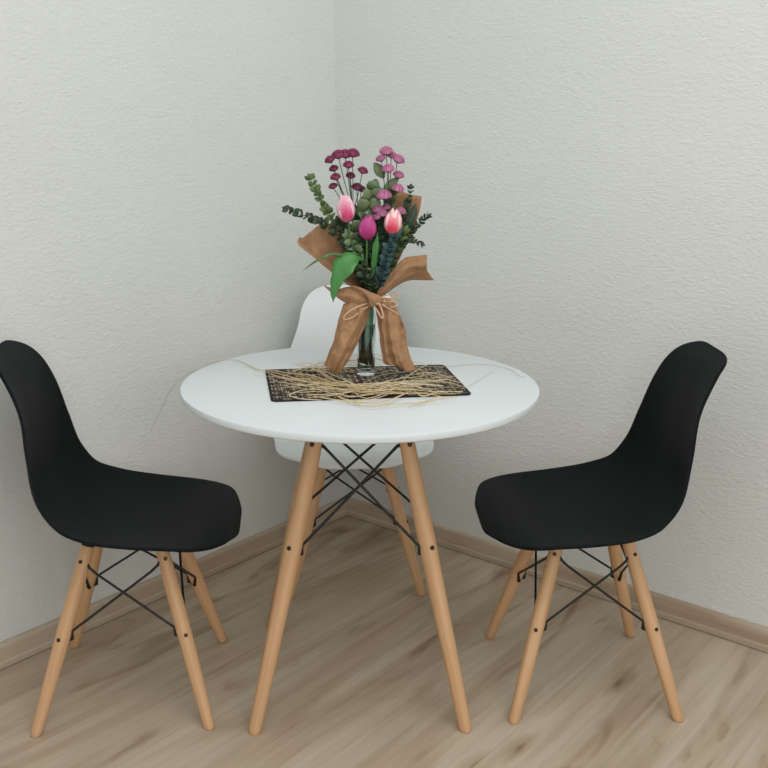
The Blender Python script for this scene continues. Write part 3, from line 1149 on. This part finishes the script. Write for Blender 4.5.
fill = [
    ([P(346, 228, -0.012), P(350, 240, -0.014), P(356, 256, -0.014), P(362, 276, -0.012)], 14, 'leaf_dark', 0.026, 0.017,
     'dark leafy filler sprig left of the magenta tulip stem'),
    ([P(404, 222, 0.016), P(400, 234, 0.012), P(394, 248, 0.006), P(384, 272, 0.0)], 15, 'leaf_dark', 0.024, 0.013,
     'dark leafy filler sprig behind the red-pink tulip'),
    ([P(362, 262, -0.036), P(364, 272, -0.036), P(367, 282, -0.03), P(369, 290, -0.02)], 16, 'leaf_dark', 0.020, 0.013,
     'short dark leafy sprig low in front just above the paper bow'),
    ([P(378, 222, 0.0), P(377, 236, -0.004), P(376, 252, -0.008), P(373, 276, -0.01)], 17, 'leaf_dark', 0.026, 0.015,
     'dark leafy filler sprig between the magenta and the red-pink tulips'),
    ([P(356, 214, 0.01), P(358, 228, 0.008), P(361, 244, 0.004), P(366, 268, 0.0)], 18, 'leaf_dark', 0.026, 0.017,
     'dark leafy filler sprig behind the left tulip'),
    ([P(390, 192, 0.012), P(389, 204, 0.01), P(386, 222, 0.006), P(380, 250, 0.0)], 19, 'leaf_mid', 0.022, 0.013,
     'green leafy filler sprig among the lilac chrysanthemums'),
    ([P(349, 236, -0.03), P(354, 246, -0.03), P(359, 258, -0.03), P(365, 276, -0.022)], 20, 'leaf_grey', 0.022, 0.016,
     'grey-green leafy sprig below the left tulip'),
    ([P(364, 240, -0.02), P(366, 252, -0.02), P(368, 266, -0.018), P(370, 284, -0.012)], 21, 'leaf_dark', 0.026, 0.018,
     'dark leafy filler sprig straight behind the magenta tulip stem'),
    ([P(388, 238, -0.01), P(386, 250, -0.012), P(382, 264, -0.012), P(376, 284, -0.01)], 22, 'leaf_dark', 0.025, 0.016,
     'dark leafy filler sprig behind the dense blue-green eucalyptus'),
    ([P(352, 250, -0.028), P(356, 260, -0.03), P(360, 272, -0.028), P(366, 288, -0.02)], 23, 'leaf_dark', 0.022, 0.016,
     'dark leafy sprig behind the big drooping tulip leaf'),
    ([P(404, 232, -0.004), P(400, 240, -0.006), P(394, 252, -0.008), P(384, 276, -0.01)], 24, 'leaf_mid', 0.022, 0.012,
     'green leafy filler sprig right of the dense blue-green eucalyptus'),
    ([P(340, 222, -0.006), P(346, 232, -0.008), P(352, 246, -0.01), P(360, 270, -0.01)], 25, 'leaf_dark', 0.020, 0.015,
     'dark leafy filler sprig just below the left tulip, against the paper'),
    ([P(372, 278, -0.034), P(373, 284, -0.034), P(373, 289, -0.03), P(372, 294, -0.02)], 26, 'leaf_dark', 0.018, 0.013,
     'short dark leafy sprig squeezed above the right end of the paper bow'),
]
for pts, i, lm, ll, lw, lab in fill:
    sprig('foliage_sprig', lab, 'leafy sprig', pts, i % 16, ll * 1.05, lw * 1.15, 0.0085, M[lm], M['stem_dark'], GF, taper=0.8, angle=0.95,
          rng=random.Random(i * 5 + 1))


# ------------------------------------------------------------------ kraft paper
def resample(pts, n):
    pts = [Vector(p) for p in pts]
    L = [0]
    for a, b in zip(pts, pts[1:]):
        L.append(L[-1] + (b - a).length)
    out = []
    for i in range(n + 1):
        s = L[-1] * i / n
        k = 0
        while k < len(L) - 2 and L[k + 1] < s:
            k += 1
        out.append(pts[k].lerp(pts[k + 1], min(1, (s - L[k]) / max(1e-9, L[k + 1] - L[k]))))
    return out


def paper(edges, n_len, n_wid, crumple=0.003, folds=0.0, seed=0, thick=0.0005, freq=28):
    """sheet lofted through several rails (each a list of points), with crumples"""
    rails = [resample(catmull(e_, 6) if len(e_) > 2 else e_, n_len) for e_ in edges]
    rows = []
    for i in range(n_len + 1):
        ctrl = [r[i] for r in rails]
        c = resample(catmull(ctrl, 6) if len(ctrl) > 2 else ctrl, n_wid)
        rows.append(c)
    for i, r in enumerate(rows):
        for j, p in enumerate(r):
            q = p * freq + Vector((seed * 3.7, seed * 1.3, 0))
            k = min(1, i / 3.0)
            a = noise.noise(q) + 0.5 * abs(noise.noise(q * 2.3)) - 0.2
            p += Vector((0.25 * noise.noise(q + Vector((9, 0, 0))), a, 0.3 * noise.noise(q + Vector((0, 9, 0))))) * crumple
            v = j / n_wid
            f_ = noise.noise(Vector((v * 5.5 + 0.5 * i / n_len, seed * 5.1, 0.9 * i / n_len))) + 0.5 * noise.noise(Vector((v * 12, seed * 2.2, 1.6 * i / n_len)))
            p.y -= folds * f_ * min(1.0, 0.25 + i / (0.3 * n_len))
    return MB().grid(rows)


tie = P(371, 299, 0.0)
wrap = empty('wrapping_paper', P(369, 312, 0.0))
tag(wrap, 'brown kraft paper sheet wrapped round the back of the bouquet, corners sticking out', 'wrapping paper')
wl = wrap.location.copy()
# left panel: from the outer fold to the back
left = paper([[P(299.5, 236, 0.02), P(298, 244, -0.008), P(314, 257, -0.026), P(333, 273, -0.034), P(357, 292, -0.030), P(364, 300, -0.0275)],
              [P(301.5, 238, 0.022), P(306, 243, 0.010), P(321, 255, 0.008), P(339, 268, 0.004), P(359, 289, -0.010), P(365, 300, -0.022)],
              [P(311, 231, 0.03), P(317, 238, 0.028), P(330, 252, 0.028), P(346, 266, 0.022), P(361, 287, 0.006), P(366.5, 300, 0.0)],
              [P(322, 224, 0.036), P(328, 232, 0.038), P(340, 248, 0.036), P(352, 266, 0.03), P(363, 287, 0.02), P(367.5, 300, 0.022)],
              [P(336, 224, 0.046), P(341, 232, 0.046), P(349, 248, 0.044), P(357, 266, 0.038), P(365, 287, 0.03), P(369, 300, 0.0275)]],
             30, 24, 0.005, 0.004, 1)
solid(left.build('side_panel', M['kraft'], wrap, wl), 0.0005, 0)
right = paper([[P(336, 224, 0.046), P(341, 232, 0.046), P(349, 248, 0.044), P(357, 266, 0.038), P(365, 287, 0.03), P(369, 300, 0.0275)],
               [P(366, 228, 0.058), P(367, 234, 0.056), P(368, 246, 0.050), P(369, 262, 0.042), P(370, 284, 0.034), P(371, 300, 0.0285)],
               [P(396, 193.5, 0.054), P(394, 210, 0.052), P(389, 234, 0.048), P(384, 258, 0.04), P(377, 284, 0.032), P(374, 300, 0.027)],
               [P(409, 194.5, 0.044), P(408, 210, 0.044), P(402, 234, 0.042), P(394, 258, 0.034), P(382, 284, 0.022), P(376, 300, 0.020)],
               [P(422, 196.5, 0.03), P(418.5, 216, 0.03), P(409, 240, 0.028), P(398, 262, 0.02), P(385, 284, 0.008), P(378, 300, 0.0)]],
              30, 24, 0.005, 0.004, 2)
solid(right.build('back_panel', M['kraft'], wrap, wl), 0.0005, 0)

bow = empty('paper_bow', P(372, 300, -0.03))
tag(bow, 'crumpled brown kraft paper bow tied round the vase neck, two wide tails hanging down', 'bow')
bl = bow.location.copy()
# right streamer pointing to the right
stream = paper([[P(377, 292, -0.030), P(384, 283, -0.036), P(395, 267, -0.040), P(405, 258, -0.044), P(416, 256, -0.048), P(427, 254.5, -0.050)],
                [P(377, 296, -0.036), P(386, 288, -0.052), P(398, 274, -0.060), P(408, 266, -0.064), P(418, 263.5, -0.066), P(427, 263, -0.066)],
                [P(376, 299, -0.034), P(384, 293, -0.046), P(395, 284, -0.050), P(405, 277, -0.050), P(416, 272, -0.046), P(427.5, 271, -0.040)],
                [P(377, 301, -0.032), P(384, 296, -0.034), P(394, 288, -0.030), P(406, 281, -0.022), P(420, 280.5, -0.018), P(434, 280, -0.012)]],
               30, 22, 0.004, 0.006, 3)
solid(stream.build('loop', M['kraft'], bow, bl), 0.0005, 0)
# left loop: a flattened, twisted band with a pointed tip
loop_l = paper([[P(323, 285, -0.030), P(336, 289, -0.038), P(349, 286.5, -0.044), P(362, 289.5, -0.048), P(374, 294, -0.046), P(382, 298.5, -0.038)],
                [P(323.5, 285.5, -0.032), P(337, 292, -0.054), P(350, 292, -0.064), P(362, 295.5, -0.066), P(373, 298.5, -0.058), P(381.5, 300, -0.042)],
                [P(324, 286, -0.034), P(338, 296, -0.058), P(349, 299, -0.068), P(360, 302.5, -0.068), P(370, 303.5, -0.060), P(380, 302, -0.042)],
                [P(324, 286, -0.032), P(338.5, 298.5, -0.046), P(348, 304, -0.052), P(358, 307.5, -0.052), P(368, 307, -0.046), P(379, 304, -0.038)]],
               28, 18, 0.0025, 0.004, 4)
solid(loop_l.build('loop', M['kraft'], bow, bl), 0.0005, 0)
flap = paper([[P(344, 283.5, -0.046), P(353, 285.5, -0.058), P(362, 288, -0.066), P(370, 291.5, -0.070), P(377, 294.5, -0.068), P(384, 298, -0.056)],
              [P(350, 286, -0.056), P(357, 287.5, -0.068), P(364, 291, -0.076), P(371, 295, -0.080), P(377, 298, -0.076), P(384, 300, -0.060)],
              [P(354, 287, -0.058), P(360, 289.5, -0.072), P(366, 294, -0.080), P(371, 300, -0.082), P(376, 303, -0.076), P(383, 302, -0.058)],
              [P(357, 288, -0.056), P(362, 291, -0.068), P(367, 296.5, -0.076), P(370, 306, -0.076), P(374, 307, -0.070), P(381, 304, -0.056)]],
             22, 12, 0.002, 0.003, 8)
solid(flap.build('fold', M['kraft'], bow, bl), 0.0005, 0)
# hanging tails
tail_l = paper([[P(344, 304, -0.046), P(339, 317, -0.050), P(333.5, 341, -0.056), P(328, 355, -0.060), P(324, 365.5, -0.062)],
                [P(350, 302, -0.060), P(345, 317, -0.074), P(339, 341, -0.082), P(334, 356, -0.084), P(329.5, 370, -0.082)],
                [P(358, 303, -0.064), P(353, 319, -0.084), P(346, 341, -0.090), P(341, 358, -0.092), P(335.5, 374.5, -0.088)],
                [P(366, 304, -0.062), P(361, 319, -0.076), P(352, 340, -0.080), P(345, 356, -0.082), P(339, 373.5, -0.080)],
                [P(370, 308, -0.048), P(366.5, 324, -0.052), P(356, 346, -0.056), P(349, 359, -0.058), P(342, 368, -0.060)]],
               44, 34, 0.0065, 0.013, 5, freq=42)
solid(tail_l.build('tail', M['kraft'], bow, bl), 0.0005, 0)
tail_r = paper([[P(375, 303, -0.040), P(378, 322, -0.044), P(380, 341, -0.050), P(383, 361, -0.054), P(387, 365, -0.056)],
                [P(380, 299, -0.054), P(383, 322, -0.068), P(385.5, 341, -0.074), P(390, 358, -0.076), P(397, 366.5, -0.076)],
                [P(387, 298, -0.056), P(390, 322, -0.074), P(393, 341, -0.082), P(398, 356, -0.084), P(406, 371.5, -0.084)],
                [P(393, 301, -0.050), P(398, 322, -0.064), P(401, 341, -0.070), P(405, 355, -0.072), P(412, 371, -0.074)],
                [P(397, 309, -0.040), P(405, 328, -0.046), P(407, 345, -0.050), P(410, 356, -0.052), P(416, 370, -0.052)]],
               44, 34, 0.0065, 0.013, 6, freq=42)
solid(tail_r.build('tail', M['kraft'], bow, bl), 0.0005, 0)

# narrow raffia tie round the knot, with loops
tieo = empty('raffia_tie', P(380, 300, -0.05))
tag(tieo, 'pale raffia ribbon tied in small loops round the paper bow', 'ribbon')
tl = tieo.location.copy()


def strap(pts, w, nrm=(0, -1, 0.3)):
    cs = catmull(pts, 8)
    rows = []
    for q, c in enumerate(cs):
        t = (cs[min(q + 1, len(cs) - 1)] - cs[max(q - 1, 0)]).normalized()
        nn = Vector(nrm) - t * Vector(nrm).dot(t)
        nn = nn.normalized() if nn.length > 1e-4 else t.orthogonal()
        sd = t.cross(nn)
        rows.append([c - sd * w / 2, c + nn * w * .12, c + sd * w / 2])
    return MB().grid(rows)


D = -0.062
loops = [
    ([(372, 303, D), (362, 305, D - .012), (350, 311, D - .018), (344, 317, D - .018), (345.5, 319.5, D - .018), (353, 317, D - .016), (364, 309, D - .010), (373, 303.5, D)], 0.0034, 'loop'),
    ([(372, 303, D - .008), (378, 312, D - .016), (381.5, 318, D - .018), (383, 316, D - .018), (381, 308, D - .014), (377, 301, D - .006)], 0.0034, 'loop'),
    ([(374, 300, D), (384, 296, D + .01), (394, 293.5, D + .012), (398, 294, D + .012), (394, 297, D + .012), (384, 300, D + .006)], 0.0028, 'loop'),
    ([(376, 301, D), (386, 301.5, D), (396, 302, D + .004), (398, 304.5, D + .004), (392, 307, D), (382, 304, D)], 0.0030, 'loop'),
    ([(376, 302, D), (384, 306, D - .004), (392, 310.5, D - .004), (399, 314.5, D)], 0.0026, 'end'),
    ([(376, 300, D), (386, 300, D + .004), (393, 300.5, D + .008), (397, 299, D + .01)], 0.0024, 'end'),
]
for pts, w, nm in loops:
    solid(strap([P(*q) for q in pts], w).build(nm, M['kraft_tie'], tieo, tl), 0.0005, 0)
solid(strap([P(370, 297, -0.066), P(374, 302, -0.076), P(380, 304, -0.070)], 0.006).build('knot', M['kraft_tie'], tieo, tl), 0.0008, 0)

# ------------------------------------------------------------------ raffia straw on the mat
rs = random.Random(5)
straw_cols = [(222, 202, 160), (210, 186, 140), (230, 214, 180), (192, 166, 122), (216, 196, 154), (204, 184, 146)]
zt = TH + mt
mb = MB()


def strand(pts, r, colr, per=6, flat=False):
    cs = catmull(pts, per)
    n_ = len(cs)
    rad = [r * (0.55 + 0.45 * math.sin(PI * min(1, max(0.0, (k / (n_ - 1)) * 0.9 + 0.05)))) for k in range(n_)]
    for c in cs:
        c.z = max(c.z, TH + 0.0006 + r)
        if abs(c.x - MC.x) < 0.235 and abs(c.y - MC.y) < 0.175:
            c.z = max(c.z, zt + 0.0004 + r)
    mb.tube(cs, rad, 5, colr)


def tp_(px, py, h=0.0):
    p = onz(px, py, zt + 0.001)
    p.z += h
    return p


def jit(s):
    return rs.uniform(-s, s)


for k in range(38):
    # strands that run across in front of the vase and fan out at both ends
    lx, rx = 300 + rs.gauss(0, 16), 430 + rs.gauss(0, 17)
    fl, fr_ = rs.gauss(0, 1), rs.gauss(0, 1)
    ly, ry = 383 + 8.0 * fl, 388 + 7.0 * fr_
    mid = rs.gauss(0, 1)
    mx_ = 366 + jit(16)
    my_ = 391 + 3.6 * mid + (1.5 if rs.random() < .3 else 0)
    if rs.random() < 0.25:
        lx = 330 + jit(14)
        ly = 380 + jit(10)
    if rs.random() < 0.25:
        rx = 405 + jit(14)
        ry = 384 + jit(10)
    pts = [tp_(lx, ly, abs(rs.gauss(0, .003))), tp_(0.55 * lx + 0.45 * mx_, 0.5 * ly + 0.5 * my_ + jit(4), abs(rs.gauss(0, .006)) + .002),
           tp_(mx_, my_, abs(rs.gauss(0, .004)) + .003),
           tp_(0.5 * rx + 0.5 * mx_, 0.5 * ry + 0.5 * my_ + jit(4), abs(rs.gauss(0, .006)) + .002), tp_(rx, ry, abs(rs.gauss(0, .003)))]
    strand(pts, rs.choice([0.0007, 0.0009, 0.0011, 0.0015]), srgb(*rs.choice(straw_cols)))
for k in range(34):
    # loose strands behind and beside the vase
    cx, cy = rs.choice([(318, 372), (334, 366), (350, 363), (392, 365), (420, 373), (436, 380)])
    cx += jit(14)
    cy += jit(5)
    a, L_ = jit(0.9), rs.uniform(14, 34)
    dx, dy = L_ * math.cos(a), L_ * math.sin(a) * 0.35
    strand([tp_(cx - dx, cy - dy, .001), tp_(cx, cy + jit(4), abs(rs.gauss(0, .005)) + .001), tp_(cx + dx, cy + dy, .001)],
           rs.choice([0.0006, 0.0008, 0.001]), srgb(*rs.choice(straw_cols)))
special = [
    [(266, 371), (290, 374.5), (312, 378), (338, 385), (362, 392)], [(267, 372.5), (288, 377), (310, 384), (330, 392), (346, 398)],
    [(432, 364), (420, 370), (408, 378), (396, 388), (380, 393)], [(466, 389), (452, 385), (436, 382), (420, 383), (398, 390)],
    [(463, 394), (440, 393), (424, 398), (416, 394), (408, 384)], [(462, 384), (444, 381), (422, 384), (404, 379), (390, 386)],
    [(338, 398), (352, 403), (374, 404), (396, 399), (412, 392)], [(346, 400), (366, 408), (390, 406), (420, 404), (440, 397)],
    [(458, 398), (440, 402), (424, 404), (408, 409)], [(334, 396), (344, 401), (362, 402), (384, 397), (400, 388)],
    [(300, 366), (316, 372), (334, 382), (352, 390)], [(312, 364), (318, 370), (330, 380), (348, 388)],
    [(322, 402), (300, 400), (290, 396), (310, 391), (334, 392)]]
for s_ in special:
    strand([tp_(px, py, .002 + abs(rs.gauss(0, .002))) for px, py in s_], rs.choice([0.001, 0.0013]), srgb(*rs.choice(straw_cols[:3])), 8)
heap = mb.build('raffia_straw', M['straw'], None, MC + Vector((0, 0, mt)))
tag(heap, 'pale straw-coloured raffia strewn over the woven placemat round the vase foot', 'raffia', None, 'stuff')


def stray(name, label, pts, r, colr):
    mb_ = MB()
    cs = catmull(pts, 10)
    mb_.tube(cs, [r * (1 - 0.5 * k / len(cs)) for k in range(len(cs))], 6, colr)
    o = mb_.build(name, M['straw'], None, pts[0])
    tag(o, label, 'raffia strand')
    return o


def ts(px, py, h=0.0):
    p = onz(px, py, TH + 0.0012)
    p.z += h
    return p


Yl = onz(196, 372, TH).y
stray('raffia_strand', 'long raffia strand running off the left table edge and hanging down',
      [ts(268, 371.5, 0.003), ts(256, 370, 0.002), ts(245, 365, 0.004), ts(233, 361.5, 0.004), ts(218, 363, 0.004), at(203, 367, Yl), at(186, 375, Yl), at(172, 388, Yl - .005), at(163, 405, Yl - .01), at(151, 431, Yl - .015)],
      0.0011, srgb(178, 166, 146))
stray('raffia_strand', 'long thin raffia strand lying across the right side of the tabletop to its far edge',
      [ts(402, 371, 0.006), ts(425, 368, 0.004), ts(452, 366.5, 0.001), ts(478, 364.5, 0.001), ts(500, 367, 0.001), ts(512, 371, 0.001), ts(519, 376, 0.001), ts(525, 377, 0.001)],
      0.0008, srgb(186, 176, 158))
stray('raffia_strand', 'short faint raffia strand on the tabletop off the right edge of the placemat',
      [ts(462, 391, 0.005), ts(472, 385, 0.002), ts(483, 378, 0.001), ts(493, 372, 0.001)], 0.0007, srgb(196, 190, 178))

# ------------------------------------------------------------------ light
w = bpy.data.worlds.new('world')
sc.world = w
w.use_nodes = True
bg = w.node_tree.nodes['Background']
bg.inputs['Color'].default_value = (0.965, 1.0, 1.0, 1)
bg.inputs['Strength'].default_value = 0.675


def area(name, loc, target, sx, sy, power, col):
    l = bpy.data.lights.new(name, 'AREA')
    l.shape = 'RECTANGLE'
    l.size, l.size_y = sx, sy
    l.energy = power
    l.color = col
    o = bpy.data.objects.new(name, l)
    C.objects.link(o)
    o.location = loc
    o.rotation_euler = (Vector(target) - Vector(loc)).to_track_quat('-Z', 'Y').to_euler()
    return o


area('assumed_overhead_light', (0.35, 0.9, 2.65), (0.1, 1.5, 0), 1.6, 1.6, 17, (1.0, 1.0, 0.98))  # assumed overhead source: unseen area light added to brighten the room from above
area('assumed_front_light', (0.9, -1.3, 1.9), (0, 2.6, 0.9), 2.0, 1.6, 23, (0.97, 1.0, 1.0))  # assumed source behind the camera: area light added for frontal light, no window built

sc.view_settings.view_transform = 'Standard'
sc.view_settings.look = 'None'
sc.view_settings.gamma = 1
sc.view_settings.use_curve_mapping = False
sc.view_settings.exposure = 0.0
